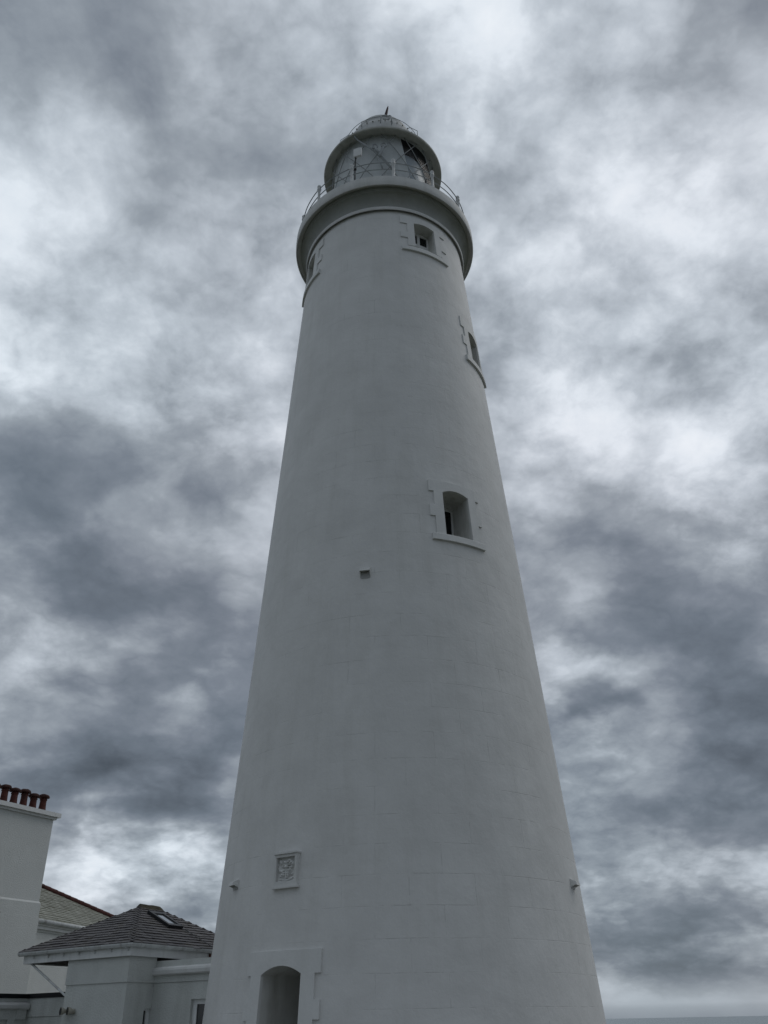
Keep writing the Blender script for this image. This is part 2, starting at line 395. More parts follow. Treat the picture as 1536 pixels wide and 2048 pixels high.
# ------------------------------------------------------------------ ground and sea
bm = bmesh.new(); ring = []; ctr = bm.verts.new((0, 15, 0))
for i in range(96):
    a = 2 * math.pi * i / 96; r = 118 + 14 * noise.noise((math.cos(a) * 2, math.sin(a) * 2, 3)) * 2
    ring.append((bm.verts.new((r * math.cos(a), 15 + r * math.sin(a), 0)), bm.verts.new((r * 1.02 * math.cos(a), 15 + r * 1.02 * math.sin(a), -31))))
for i in range(96):
    A, B = ring[i], ring[(i + 1) % 96]
    bm.faces.new((ctr, A[0], B[0])); bm.faces.new((A[0], A[1], B[1], B[0]))
tag(obj('ground', bm, M['ground']), kind='structure')
M['apron'] = mat('bounce_apron_concrete', (.27, .265, .25), .9, bump=.4, bscale=12, var=.2, vscale=.8)  # unseen apron, added to bounce light up into the doorway
bm = bmesh.new(); lathe(bm, [(0, .012), (9.0, .012), (9.0, -.05)], .214, 22.9, 72)
tag(obj('bounce_apron', bm, M['apron']), kind='structure')
bm = bmesh.new()
lathe(bm, [(60, -30), (400, -30), (3000, -30), (60000, -30)], 0, 0, 64)
tag(obj('sea', bm, M['sea']), kind='structure')

# ------------------------------------------------------------------ the lighthouse
AX, AY = 0.214, 22.9
def TR(z): return 4.6823 - .07173 * z + 4.176e-5 * z * z
def on_tower(phi, z, off=0.):
    r = TR(z) + off
    return Vector((AX + r * math.sin(phi), AY - r * math.cos(phi), z))
LH = thing('lighthouse', 'tall white painted stone lighthouse tower with gallery and glazed lantern', 'lighthouse', (AX, AY, 0))

# every opening: centre angle, half opening width (m), bottom, spring, apex, outer half width, inner half width, quoin rows [(z0, z1, wide?)], depth
OPEN = [
    dict(kind='door', phi=R_(-32.6), hw=.51, z0=0, zs=2.45, za=2.60, ow=.95, iw=.82, ztop=2.87, rows=[(0, .33, 1), (.33, .83, 0), (.83, 1.16, 1), (1.16, 1.67, 0), (1.67, 2.0, 1), (2.0, 2.45, 0)], depth=1.75, off=.045, sill=None),
    dict(kind='mid', phi=R_(27.8), hw=.405, z0=12.49, zs=13.86, za=13.965, ow=.80, iw=.665, ztop=14.22, rows=[(12.49, 13.05, 0), (13.05, 13.42, 1), (13.42, 13.86, 0)], depth=.92, off=.04, sill=(12.30, 12.49)),
    dict(kind='right', phi=R_(64.0), hw=.405, z0=19.90, zs=21.22, za=21.33, ow=.82, iw=.665, ztop=21.66, rows=[(19.90, 20.42, 0), (20.42, 20.80, 1), (20.80, 21.22, 0)], depth=.95, off=.032, sill=(19.68, 19.90)),
    dict(kind='top', phi=R_(28.1), hw=.405, z0=24.14, zs=25.36, za=25.43, ow=.90, iw=.66, ztop=25.70, rows=[(24.14, 24.53, 0), (24.53, 24.82, 1), (24.82, 25.29, 0), (25.29, 25.36, 1)], depth=.52, off=.035, sill=(23.86, 24.06)),
    dict(kind='left', phi=R_(-66.4), hw=.405, z0=24.14, zs=25.36, za=25.43, ow=.90, iw=.66, ztop=25.70, rows=[(24.14, 24.53, 0), (24.53, 24.82, 1), (24.82, 25.29, 0), (25.29, 25.36, 1)], depth=.52, off=.035, sill=(23.86, 24.06)),
]
# tower wall: one shell with the openings left out
def tower_wall():
    bm = bmesh.new(); uvl = bm.loops.layers.uv.new('wall_uv')
    phis = [math.pi * 2 * i / 150 - math.pi for i in range(150)]
    zs = [-.2 + i * .74 for i in range(36)] + [25.93]
    holes = []
    for o in OPEN:
        rm = TR((o['z0'] + o['zs']) / 2); h = (o['hw'] + .03) / rm
        zb = o['z0'] - (.02 if o['sill'] else .3); zt = o['za'] + .05
        holes.append((o['phi'] - h, o['phi'] + h, zb, zt))
        phis = [p for p in phis if abs(p - o['phi'] + h) > .012 and abs(p - o['phi'] - h) > .012] + [o['phi'] - h, o['phi'] + h]
        zs = [z for z in zs if abs(z - zb) > .1 and abs(z - zt) > .1] + [zb, zt]
    phis = sorted(set(phis)); zs = sorted(set(z for z in zs if z >= -.3)); n = len(phis)
    V = [[bm.verts.new(on_tower(p, z)) for z in zs] for p in phis]
    for i in range(n):
        j = (i + 1) % n
        p0 = phis[i]; p1 = phis[j] + (2 * math.pi if j == 0 else 0); pm = (p0 + p1) / 2
        for k in range(len(zs) - 1):
            zm = (zs[k] + zs[k + 1]) / 2
            if any(a < pm < b and c < zm < d for a, b, c, d in holes): continue
            f = bm.faces.new((V[i][k], V[j][k], V[j][k + 1], V[i][k + 1]))
            for lp, (p, z) in zip(f.loops, ((p0, zs[k]), (p1, zs[k]), (p1, zs[k + 1]), (p0, zs[k + 1]))):
                lp[uvl].uv = (p * 3.882 + .48, z - 2.40 + .592 * 20)
    return obj('tower_wall', bm, M['tower'], LH, smooth=True)
TW = tower_wall()

def surround(o, parent):
    """quoined stone architrave standing proud of the wall, arched opening cut in it"""
    rm = TR((o['z0'] + o['zs']) / 2)
    hw, ow, iw = o['hw'], o['ow'], o['iw']
    cuts = [-ow, -iw] + [-hw + 2 * hw * k / 12 for k in range(13)] + [iw, ow]
    zc = sorted(set([r[0] for r in o['rows']] + [r[1] for r in o['rows']] + [o['ztop']]))
    def arch(s): return o['zs'] + (o['za'] - o['zs']) * (1 - (s / hw) ** 2)
    bm = bmesh.new(); vd = {}
    def vert(i, k):
        s, z = cuts[i], zc[k]
        if abs(z - o['zs']) < 1e-6 and -hw < s < hw: z = arch(s)
        if (i, k) not in vd: vd[(i, k)] = bm.verts.new(on_tower(o['phi'] + s / rm, z, o['off']))
        return vd[(i, k)]
    faces = []
    for k in range(len(zc) - 1):
        zm = (zc[k] + zc[k + 1]) / 2; lint = zm > o['zs']
        wide = True
        for r in o['rows']:
            if r[0] < zm < r[1]: wide = bool(r[2])
        for i in range(len(cuts) - 1):
            sm = (cuts[i] + cuts[i + 1]) / 2
            if abs(sm) < hw and not lint: continue
            if abs(sm) > iw and not wide: continue
            faces.append(bm.faces.new((vert(i, k), vert(i + 1, k), vert(i + 1, k + 1), vert(i, k + 1))))
    edges = [e for e in bm.edges if len(e.link_faces) == 1]
    r = bmesh.ops.extrude_edge_only(bm, edges=edges)
    for v in [g for g in r['geom'] if isinstance(g, bmesh.types.BMVert)]:
        d = Vector((v.co.x - AX, v.co.y - AY, 0)).normalized(); v.co -= d * (o['off'] + .03)
    return obj('surround', bm, M['tower_trim'], parent)
def tower_trim():
    return mat('white_dressing_paint', (.725, .725, .71), .62, bump=.3, bscale=14, var=.10, vscale=1.2, dirt=(.54, .535, .50), dscale=1.6, damt=.3)
M['tower_trim'] = tower_trim()

def opening_frame(o):
    """plane frame of an opening: origin on the wall, x to the right seen from outside, y inward"""
    nrm = Vector((math.sin(o['phi']), -math.cos(o['phi']), 0)); rt = Vector((math.cos(o['phi']), math.sin(o['phi']), 0))
    return nrm, rt
def reveal(o, parent):
    rm = TR((o['z0'] + o['zs']) / 2); nrm, rt = opening_frame(o); hw = o['hw']
    loop = [(-hw, o['z0'])] + [(-hw + 2 * hw * k / 12, o['zs'] + (o['za'] - o['zs']) * (1 - (-1 + 2 * k / 12) ** 2)) for k in range(13)] + [(hw, o['z0'])]
    bm = bmesh.new()
    rb = TR(o['z0']) - o['depth']
    F = [bm.verts.new(on_tower(o['phi'] + s / rm, z, o['off'] - .002)) for s, z in loop]
    B = []
    for s, z in loop:
        p = Vector((AX, AY, 0)) + nrm * rb + rt * s * .97; B.append(bm.verts.new((p.x, p.y, z)))
    n = len(loop)
    for i in range(n): bm.faces.new((F[i], F[(i + 1) % n], B[(i + 1) % n], B[i]))
    ob = obj('reveal', bm, M['recess'], parent)
    fr = Frame(Vector((AX, AY, 0)) + nrm * rb, rt, nrm)   # a: right, b: outward
    return fr
def sill(o, parent):
    z0, z1 = o['sill']; rm = TR(z0); bm = bmesh.new(); n = 20
    A = []
    for i in range(n + 1):
        ph = o['phi'] + (-o['ow'] + 2 * o['ow'] * i / n) / rm
        A.append([bm.verts.new(on_tower(ph, z, off)) for z, off in ((z0, -.03), (z0, .072), (z1 - .015, .072), (z1, .06), (z1, -.03))])
    for i in range(n):
        for k in range(5): bm.faces.new((A[i][k], A[i + 1][k], A[i + 1][(k + 1) % 5], A[i][(k + 1) % 5]))
    bm.faces.new(A[0][::-1]); bm.faces.new(A[-1])
    obj('sill', bm, M['tower_trim'], parent)

for o in OPEN:
    if o['kind'] == 'door':
        w = thing_part = bpy.data.objects.new('doorway', None)
    else:
        w = bpy.data.objects.new('window', None)
    C.objects.link(w); w.parent = LH; w.location = on_tower(o['phi'], o['z0']) - LH.location
    surround(o, w)
    fr = reveal(o, w)
    hw = o['hw'] * .97
    if o['sill']: sill(o, w)
    if o['kind'] == 'door':
        bm = bmesh.new(); fr.box(bm, -hw - .05, hw + .05, -.06, .0, 0, 2.7); obj('door', bm, M['door'], w)
        bm = bmesh.new(); fr.box(bm, -hw, -hw + .09, .003, .07, 0, 2.42); fr.box(bm, hw - .09, hw, .003, .07, 0, 2.42); fr.box(bm, -hw + .09, hw - .09, .003, .07, 2.33, 2.42); obj('door_frame', bm, M['trim'], w)
    elif o['kind'] in ('mid', 'right'):
        z0, z1 = o['z0'], o['za']
        bm = bmesh.new(); fr.box(bm, -hw + .06, hw - .05, -.03, .012, z0 + .05, o['zs'] - .02); obj('pane', bm, M['dark_glass'], w)
        bm = bmesh.new()
        fr.box(bm, -hw - .03, -hw + .06, -.05, .03, z0 - .03, z1 + .03); fr.box(bm, hw - .05, hw + .03, -.05, .03, z0 - .03, z1 + .03)
        fr.box(bm, -hw + .06, hw - .05, -.05, .03, z0 - .03, z0 + .05); fr.box(bm, -hw + .06, hw - .05, -.05, .03, o['zs'] - .02, z1 + .03)
        obj('frame', bm, M['trim'], w)
    else:
        z0, z1 = o['z0'], o['za']; zt = o['zs']
        # casement with two small lights side by side above a solid white panel
        xs = [(-hw + .05, -.05), (.05, hw - .06)]
        for (a, b) in xs:
            bm = bmesh.new(); fr.box(bm, a, b, -.03, .01, zt - .46, zt - .03); obj('pane', bm, M['dark_glass'], w)
        bm = bmesh.new()
        fr.box(bm, -hw - .03, xs[0][0], -.05, .05, zt - .46, z1 + .03); fr.box(bm, xs[0][1], xs[1][0], -.05, .05, zt - .46, zt - .03); fr.box(bm, xs[1][1], hw + .03, -.05, .05, zt - .46, z1 + .03)
        fr.box(bm, xs[0][0], xs[1][1], -.05, .05, zt - .03, z1 + .03); fr.box(bm, -hw - .03, hw + .03, -.05, .05, z0 - .03, zt - .46)
        obj('frame', bm, M['trim'], w)

# gallery: torus, cove, soffit and slab in one turned profile
bm = bmesh.new()
prof = [(TR(25.9) - .05, 26.0), (2.925, 26.0), (2.935, 25.88), (2.955, 25.87), (2.965, 25.90), (2.965, 26.0), (2.94, 26.04), (2.80, 26.05)]
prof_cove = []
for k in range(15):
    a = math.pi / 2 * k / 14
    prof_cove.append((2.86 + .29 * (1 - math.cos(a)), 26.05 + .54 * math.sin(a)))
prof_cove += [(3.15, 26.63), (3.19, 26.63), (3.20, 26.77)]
lathe(bm, prof, AX, AY, 128); obj('string_course', bm, M['cornice'], LH, smooth=True, angle=35)
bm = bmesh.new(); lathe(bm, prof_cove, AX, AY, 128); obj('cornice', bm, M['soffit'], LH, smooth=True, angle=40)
bm = bmesh.new()
lathe(bm, [(1.5, 26.76), (3.32, 26.76), (3.335, 26.66), (3.365, 26.655), (3.38, 26.69), (3.385, 26.9), (3.375, 27.11), (3.35, 27.14), (1.5, 27.17)], AX, AY, 128)
obj('gallery_slab', bm, M['cornice'], LH, smooth=True, angle=30)

def polar(phi, r, z): return Vector((AX + r * math.sin(phi), AY - r * math.cos(phi), z))
# railing
RAIL = bpy.data.objects.new('gallery_railing', None); C.objects.link(RAIL); RAIL.parent = LH; RAIL.location = (0, 0, 27.14)
post0 = None
NP = 13
for k in range(NP):
    ph = R_(6.5 + 360 / NP * k)
    if post0 is None:
        bm = bmesh.new()
        b = Vector((AX + 3.16 * math.sin(ph), AY - 3.16 * math.cos(ph), 0))
        lathe(bm, [(0, 27.13), (.085, 27.13), (.085, 27.20), (.055, 27.24), (.05, 27.7), (.048, 28.0), (.075, 28.03), (.08, 28.10), (.05, 28.13), (.045, 28.15), (.072, 28.19), (.075, 28.23), (.055, 28.28), (.02, 28.305), (0, 28.31)], b.x, b.y, 14)
        for v in bm.verts: v.co -= Vector((b.x, b.y, 0))
        bmesh.ops.recalc_face_normals(bm, faces=bm.faces)
        me = bpy.data.meshes.new('post'); bm.to_mesh(me); bm.free(); me.materials.append(M['metal'])
        for f in me.polygons: f.use_smooth = True
    pb = bpy.data.objects.new('post', me); C.objects.link(pb); pb.parent = RAIL; post0 = pb
    w = polar(ph, 3.16, 0); pb.location = (w.x - AX, w.y - AY, -27.14)
for z in (28.10, 27.73):
    bm = bmesh.new(); tube(bm, [polar(2 * math.pi * i / 120, 3.16, z + .006 * math.sin(i * 1.3)) for i in range(120)], .019, 6, closed=True)
    obj('rail', bm, M['railmetal'], RAIL, smooth=True)

# lantern
LAN = bpy.data.objects.new('lantern', None); C.objects.link(LAN); LAN.parent = LH; LAN.location = (0, 0, 27.17)
bm = bmesh.new(); lathe(bm, [(2.07, 27.15), (2.07, 28.15), (2.12, 28.18), (2.12, 28.28), (1.9, 28.30)], AX, AY, 72); obj('lantern_base', bm, M['metal'], LAN, smooth=True, angle=30)
bm = bmesh.new(); lathe(bm, [(2.05, 28.28), (2.05, 31.32)], AX, AY, 84); obj('glazing', bm, M['glass'], LAN, smooth=True)
NB = 14
for k in range(NB):
    for sgn, p31 in ((-1, 4.0), (1, 10.0)):
        bm = bmesh.new(); pts = []
        for i in range(15):
            z = 28.28 + (31.31 - 28.28) * i / 14
            pts.append(polar(R_(p31 + 360 / NB * k + sgn * 17.0 * (z - 31.0)), 2.07, z))
        tube(bm, pts, .018, 5); obj('glazing_bar', bm, M['bar'], LAN, smooth=True)
# rim, roof
bm = bmesh.new(); lathe(bm, [(1.95, 31.34), (2.07, 31.315), (2.10, 31.27), (2.32, 31.20), (2.375, 31.20), (2.405, 31.225), (2.41, 31.30), (2.38, 31.33), (1.95, 31.40)], AX, AY, 110); obj('eaves_rim', bm, M['rimpaint'], LAN, smooth=True, angle=35)
bm = bmesh.new(); lathe(bm, [(2.22, 31.34), (2.20, 31.40), (1.97, 31.93), (1.93, 31.96), (1.80, 32.0)], AX, AY, 110); obj('roof_band', bm, M['cleanwhite'], LAN, smooth=True, angle=30)
bm = bmesh.new()
lathe(bm, [(2.04, 31.33), (1.2, 31.75), (0, 31.85)], AX, AY, 64); obj('lantern_ceiling', bm, M['black'], LAN, smooth=True)
dome = [(1.86, 31.95), (1.72, 32.45), (1.55, 32.9), (1.36, 33.3), (1.24, 33.5)] + [(1.24 * math.cos(math.pi / 2 * k / 12), 33.5 + 1.02 * math.sin(math.pi / 2 * k / 12)) for k in range(1, 13)]
bm = bmesh.new(); lathe(bm, dome, AX, AY, 96); RF = obj('lantern_roof', bm, M['roofmetal'], LAN, smooth=True, angle=40)
def sub(name, bm, m, **k): return obj(name, bm, m, LAN, **k)
# roof hand rail, its stanchions and the little ladder loop at the front
bm = bmesh.new(); tube(bm, [polar(2 * math.pi * i / 90, 1.58, 33.12) for i in range(90)], .012, 6, closed=True)
for k in range(10):
    ph = 2 * math.pi * k / 10 + .2
    tube(bm, [polar(ph, 1.93, 32.1), polar(ph, 1.95, 32.52), polar(ph, 1.58, 33.12), polar(ph, 1.40, 33.2)], .014, 5)
sub('roof_rail', bm, M['railmetal'], smooth=True)
bm = bmesh.new()
for s in (-1, 1): tube(bm, [polar(R_(5 + s * 6.5), 2.03, 32.05), polar(R_(5 + s * 5.5), 2.02, 32.55), polar(R_(5 + s * 4), 1.9, 32.75)], .025, 6)
tube(bm, [polar(R_(0.5), 1.97, 32.62), polar(R_(9.5), 1.97, 32.62)], .022, 6)
tube(bm, [polar(R_(1), 2.0, 32.35), polar(R_(9), 2.0, 32.35)], .022, 6)
sub('roof_ladder', bm, M['railmetal'], smooth=True)
for k in range(14):
    ph = R_(-58 + k * 9.0); p = polar(ph, 1.6, 32.85); bm = bmesh.new()
    bmesh.ops.create_icosphere(bm, subdivisions=1, radius=.035, matrix=Matrix.Translation(p))
    rv = obj('rivet', bm, M['rimpaint'], RF); 
# weather vane: slim pole and leaning dark vane blade
bm = bmesh.new(); tube(bm, [(AX, AY, 34.45), (AX + .03, AY, 35.3)], .035, 8); sub('vane_pole', bm, M['weathervane'])
bm = bmesh.new()
tube(bm, [(AX + .10, AY - .05, 34.95), (AX + .16, AY - .05, 35.25), (AX + .22, AY - .05, 35.6), (AX + .28, AY - .05, 35.95), (AX + .31, AY - .05, 36.12)], [.035, .06, .065, .045, .012], 8)
sub('vane_blade', bm, M['weathervane'], smooth=True)
bm = bmesh.new(); tube(bm, [polar(R_(-20), .55, 34.3), polar(R_(-20), .55, 34.75)], .012, 5); sub('lightning_rod', bm, M['railmetal'])
# forked stay bracket in front of the glazing, with its long arm up to the eaves
bm = bmesh.new(); rr = 2.22
tube(bm, [polar(R_(-27.5), 2.34, 31.24), polar(R_(-27), 2.30, 31.12), polar(R_(-25), 2.22, 31.0), polar(R_(-17), rr, 30.55), polar(R_(-8), rr, 30.12), polar(R_(-2.8), rr, 29.85), polar(R_(4), rr, 29.4), polar(R_(10.5), rr, 28.95)], .032, 7)
tube(bm, [polar(R_(1.2), rr + .05, 30.24), polar(R_(-.5), rr + .05, 30.05), polar(R_(-2.8), rr + .05, 29.8), polar(R_(-2.8), rr + .05, 29.64)], [.05, .055, .06, .03], 7)
tube(bm, [polar(R_(-7.4), rr + .06, 30.22), polar(R_(-5.2), rr + .06, 30.02), polar(R_(-2.8), rr + .05, 29.82)], .045, 7)
tube(bm, [polar(R_(-4.5), rr, 29.62), polar(R_(-2), rr, 29.3), polar(R_(-.5), rr, 29.0)], .03, 6)
for ph, z in ((-7.4, 30.28), (1.2, 30.32)):
    c = polar(R_(ph), rr + .06, z)
    tube(bm, [c + Vector((.10 * math.cos(t), 0, .12 * math.sin(t))) for t in [2 * math.pi * i / 14 for i in range(14)]], .028, 6, closed=True)
sub('stay_bracket', bm, M['railmetal'], smooth=True)

# blind hung inside the glazing and the optic behind it
bm = bmesh.new(); cols = []
for i in range(60):
    col = []
    for j in range(12):
        z = 28.3 + (31.32 - 28.3) * j / 11
        hi = 21.5 + (31.3 - z) * 4.6; lo = -84
        ph = R_(lo + (hi - lo) * i / 59)
        col.append(bm.verts.new(polar(ph, 1.97 + .010 * math.sin(i * 1.7), z)))
    cols.append(col)
for i in range(59):
    for j in range(11): bm.faces.new((cols[i][j], cols[i + 1][j], cols[i + 1][j + 1], cols[i][j + 1]))
tag(obj('lantern_blind', bm, M['blind'], smooth=True), 'pale cloth blind drawn round inside the lantern glazing', 'blind')
bm = bmesh.new(); prof = [(0, 28.6), (1.12, 28.6), (1.16, 29.4), (1.15, 30.35)] + [(1.15 * math.cos(math.pi / 2 * k / 14), 30.35 + .92 * math.sin(math.pi / 2 * k / 14)) for k in range(1, 15)]
lathe(bm, prof, AX + .52, AY - .55, 64); LENS = obj('optic_lens', bm, M['lens'], smooth=True, angle=30)
tag(LENS, 'grey blue ribbed glass optic seen through the open side of the lantern', 'lens')

# antenna on a black stand at the railing
AN = thing('antenna_stand', 'white panel antenna on a slim black stand in front of the lantern glass', 'antenna', polar(R_(-20.5), 2.95, 27.16))
bm = bmesh.new(); tube(bm, [polar(R_(-20.6), 2.95, 27.15), polar(R_(-20.5), 2.95, 28.3), polar(R_(-19.9), 2.95, 29.05)], .028, 8); tube(bm, [polar(R_(-20.5), 2.95, 28.26), polar(R_(-20.5), 2.95, 28.40)], .06, 8); tube(bm, [polar(R_(-20.5), 2.95, 27.15), polar(R_(-20.5), 2.95, 27.22)], .12, 12); tube(bm, [polar(R_(-21.2), 2.95, 29.0), polar(R_(-18.4), 2.95, 28.98)], .045, 6)
obj('stand', bm, M['blackmetal'], AN)
bm = bmesh.new(); fa = R_(-18.2); rt = Vector((math.cos(fa), math.sin(fa), 0)); nr = Vector((math.sin(fa), -math.cos(fa), 0))
c0 = polar(fa, 2.95, 0); Frame(c0, rt, nr).box(bm, -.16, .15, -.04, .06, 28.93, 29.38)
bmesh.ops.bevel(bm, geom=list(bm.edges), offset=.015, segments=1, affect='EDGES')
obj('panel', bm, M['trim'], AN)

# wall vents: hooded box with an open mesh front
def vent(phi, z, gh=.17):
    r = TR(z); nrm = Vector((math.sin(phi), -math.cos(phi), 0)); rt = Vector((math.cos(phi), math.sin(phi), 0))
    o = bpy.data.objects.new('wall_vent', None); C.objects.link(o); o.parent = LH; o.location = on_tower(phi, z) - LH.location
    F = Frame(Vector((AX, AY, 0)) + nrm * (r - .02), rt, nrm)
    bm = bmesh.new()
    w = .135
    hexa(bm, [F(-w, 0, z + .02), F(w, 0, z + .02), F(w, .17, z - .01), F(-w, .17, z - .01), F(-w, 0, z + .13), F(w, 0, z + .13), F(w * .9, .15, z + .06), F(-w * .9, .15, z + .06)])
    for s in (-1, 1):
        hexa(bm, [F(s * w, 0, z - gh + .01), F(s * (w - .02), 0, z - gh + .01), F(s * (w - .02), .05, z - gh + .05), F(s * w, .05, z - gh + .05), F(s * w, 0, z + .02), F(s * (w - .02), 0, z + .02), F(s * (w - .02), .14, z - .005), F(s * w, .14, z - .005)])
    obj('hood', bm, M['tower_trim'], o)
    bm = bmesh.new(); F.box(bm, -w + .02, w - .02, .0, .026, z - gh, z + .018); obj('opening', bm, M['black'], o)
    bm = bmesh.new()
    for k in range(9): F.box(bm, -w + .022 + k * .0265, -w + .034 + k * .0265, .026, .040, z - gh, z + .0)
    for k in range(int(gh / .028)): F.box(bm, -w + .02, w - .02, .041, .050, z - gh + .005 + k * .028, z - gh + .018 + k * .028)
    obj('grille', bm, M['metal'], o)
for ph, z, gh in ((-57.0, 4.27, .085), (62.4, 4.19, .085), (-10.5, 11.30, .17)): vent(R_(ph), z, gh)

# carved coat of arms panel over the door
PL = bpy.data.objects.new('carved_plaque', None); C.objects.link(PL); PL.parent = LH
pphi = R_(-33.2); pr = TR(4.4); PL.location = on_tower(pphi, 4.05) - LH.location
nrm = Vector((math.sin(pphi), -math.cos(pphi), 0)); rt = Vector((math.cos(pphi), math.sin(pphi), 0))
F = Frame(Vector((AX, AY, 0)) + nrm * (TR(4.4) - .035), rt, nrm)
bm = bmesh.new()
F.box(bm, -.30, -.25, 0, .12, 4.12, 4.70); F.box(bm, .25, .30, 0, .12, 4.12, 4.70)
F.box(bm, -.25, .25, 0, .118, 4.645, 4.70); F.box(bm, -.32, .32, 0, .15, 4.702, 4.735)
F.box(bm, -.25, .25, 0, .118, 4.12, 4.165)
F.box(bm, -.32, .32, 0, .125, 4.07, 4.118); F.box(bm, -.345, .345, 0, .15, 4.03, 4.068)
hexa(bm, [F(-.243, .0, 4.167), F(.243, 0, 4.167), F(.243, .08, 4.167), F(-.243, .08, 4.167), F(-.19, .0, 4.235), F(.19, 0, 4.235), F(.19, .042, 4.235), F(-.19, .042, 4.235)])
obj('frame', bm, M['tower_trim'], PL)
def relief(x, y):
    """x -1..1, y 0..1: shield with a cross and charges, helm and crest above, mantling and a scroll below"""
    h = 0.
    sy = (y - .12) / .40
    if 0 <= sy <= 1:
        w = .50 * min(1, (sy + .02) ** .45)
        if abs(x) < w:
            h = .55
            if abs(x) < .07 or abs(sy - .62) < .075: h = .75
            else:
                for cx in (-.26, .26):
                    for cy in (.36, .84):
                        if (x - cx) ** 2 / .020 + (sy - cy) ** 2 / .012 < 1: h = .85
    m = noise.noise((x * 3.1, y * 5.2, 1.7)) * .5 + noise.noise((x * 6.3, y * 9.7, 4.1)) * .35
    if h == 0 and .2 < y < .93 and abs(x) < .92 - .3 * abs(y - .55): h = max(0, .30 + 1.3 * m)
    d = (x / .20) ** 2 + ((y - .60) / .07) ** 2
    if d < 1: h = max(h, .6 + .5 * math.sqrt(1 - d))
    for cx, cy, rx, ry, a in ((0, .70, .42, .03, .9), (-.08, .79, .2, .06, 1.0), (.16, .82, .09, .05, .95), (-.32, .84, .14, .03, .7), (.36, .76, .12, .04, .8), (-.45, .62, .14, .05, .7), (.45, .58, .13, .05, .7), (-.55, .3, .1, .07, .6), (.55, .28, .1, .07, .6)):
        d = ((x - cx) / rx) ** 2 + ((y - cy) / ry) ** 2
        if d < 1: h = max(h, a * (.5 + .5 * math.sqrt(1 - d)))
    sc = abs(y - (.075 - .035 * math.cos(x * 4)))
    if sc < .035 and abs(x) < .75: h = max(h, .7)
    return h
bm = bmesh.new(); nx, ny = 44, 62; G = []
for j in range(ny + 1):
    G.append([])
    for i in range(nx + 1):
        x = -1 + 2 * i / nx; y = j / ny
        G[-1].append(bm.verts.new(F(x * .24, .018 + .105 * relief(x, y), 4.17 + y * .465)))
for j in range(ny):
    for i in range(nx): bm.faces.new((G[j][i], G[j][i + 1], G[j + 1][i + 1], G[j + 1][i]))
obj('coat_of_arms', bm, M['tower_trim'], PL, smooth=True, angle=50)

# ------------------------------------------------------------------ slate roof helper
def slate_plane(bm, ly, P0, uu, vv, rows, expo, wide, clip, thick=.012, jit=.012, tone=(0, 1), skip=.0):
    """P0 eave point, uu along the eave, vv up the slope; clip(row_t0, row_t1) gives the usable u range"""
    nn = uu.cross(vv).normalized()
    if nn.z < 0: nn = -nn
    for r in range(rows):
        t0 = r * expo; t1 = t0 + expo * 1.25
        lo, hi = clip(t0 + expo * .5)
        if hi - lo < .03: continue
        u = lo - (wide * .5 if r % 2 else 0) - random.uniform(0, .02)
        while u < hi:
            a, b = max(u + .004, lo), min(u + wide * random.uniform(.93, 1.0), hi)
            u += wide
            if b - a < .02: continue
            dz = random.uniform(-jit, jit) * .5; tl = random.uniform(-jit, jit)
            slip = random.uniform(-.008, .004) - (.05 if random.random() < .012 else 0)
            def P(uu_, t, n): return P0 + uu * uu_ + vv * t + nn * n
            pb = [P(a, t0 + slip, .030 + dz), P(b, t0 + slip + tl * .6, .030 + dz + tl * .4), P(b, t1, .006), P(a, t1, .006)]
            pt = [p + nn * thick for p in pb]
            v = [bm.verts.new(p) for p in pb + pt]
            tn = random.uniform(*tone) * .6 + random.uniform(*tone) * .4
            for f in ((0, 1, 2, 3), (7, 6, 5, 4), (0, 4, 5, 1), (1, 5, 6, 2), (2, 6, 7, 3), (3, 7, 4, 0)):
                fc = bm.faces.new([v[i] for i in f])
                for lp in fc.loops: lp[ly] = (tn, tn, tn, 1)

# ------------------------------------------------------------------ low lodge with the hipped slate roof, joined to the tower
E1 = Vector((math.cos(R_(-35)), math.sin(R_(-35)), 0)); E2 = Vector((math.cos(R_(62)), math.sin(R_(62)), 0))
LC = Vector((-6.12, 22.27, 0))
LO = thing('lodge', 'low white rendered lodge with hipped slate roof and skylight beside the tower', 'building', LC)
L = Frame(LC, E1, E2)
bm = bmesh.new()
L.box(bm, -2.22, 0, 0, .66, 0, 2.5)                # lower block
L.box(bm, -2.22, -.16, .66, 4.2, 0, 2.5)
L.box(bm, -.16, 0, .66, .91, 1.97, 2.5)            # lintel over the side recess
L.box(bm, -2.245, .025, -.025, .905, 2.5, 3.06)    # upper band stands proud
L.box(bm, -2.245, -.3, .905, 4.2, 2.5, 2.8)
obj('wall', bm, M['render'], LO)
bm = bmesh.new()                                   # link wall to the tower
L.box(bm, -.16, 1.31, .912, 1.25, 0, 2.49); L.box(bm, 1.31, 1.95, .912, 1.25, 2.13, 2.49); L.box(bm, 1.95, 2.5, .912, 1.25, 0, 2.49); L.box(bm, 1.31, 1.95, .912, 1.25, 0, 1.15)
L.box(bm, -.16, 2.5, .885, 1.25, 2.493, 2.66); L.box(bm, -.1, 2.5, .90, 1.25, 2.80, 2.955)
obj('parapet_wall', bm, M['render'], LO)
bm = bmesh.new()
pp = [(.885, 2.64), (.80, 2.645), (.775, 2.67), (.77, 2.74), (.79, 2.785), (.83, 2.81), (.91, 2.83), (1.2, 2.83), (1.2, 2.64)]
A = [bm.verts.new(L(-.03, b, z)) for b, z in pp]; B = [bm.verts.new(L(2.5, b, z)) for b, z in pp]; n = len(pp)
for i in range(n): bm.faces.new((A[i], A[(i + 1) % n], B[(i + 1) % n], B[i]))
bm.faces.new(A[::-1]); bm.faces.new(B)
obj('coping', bm, M['cornice'], LO)
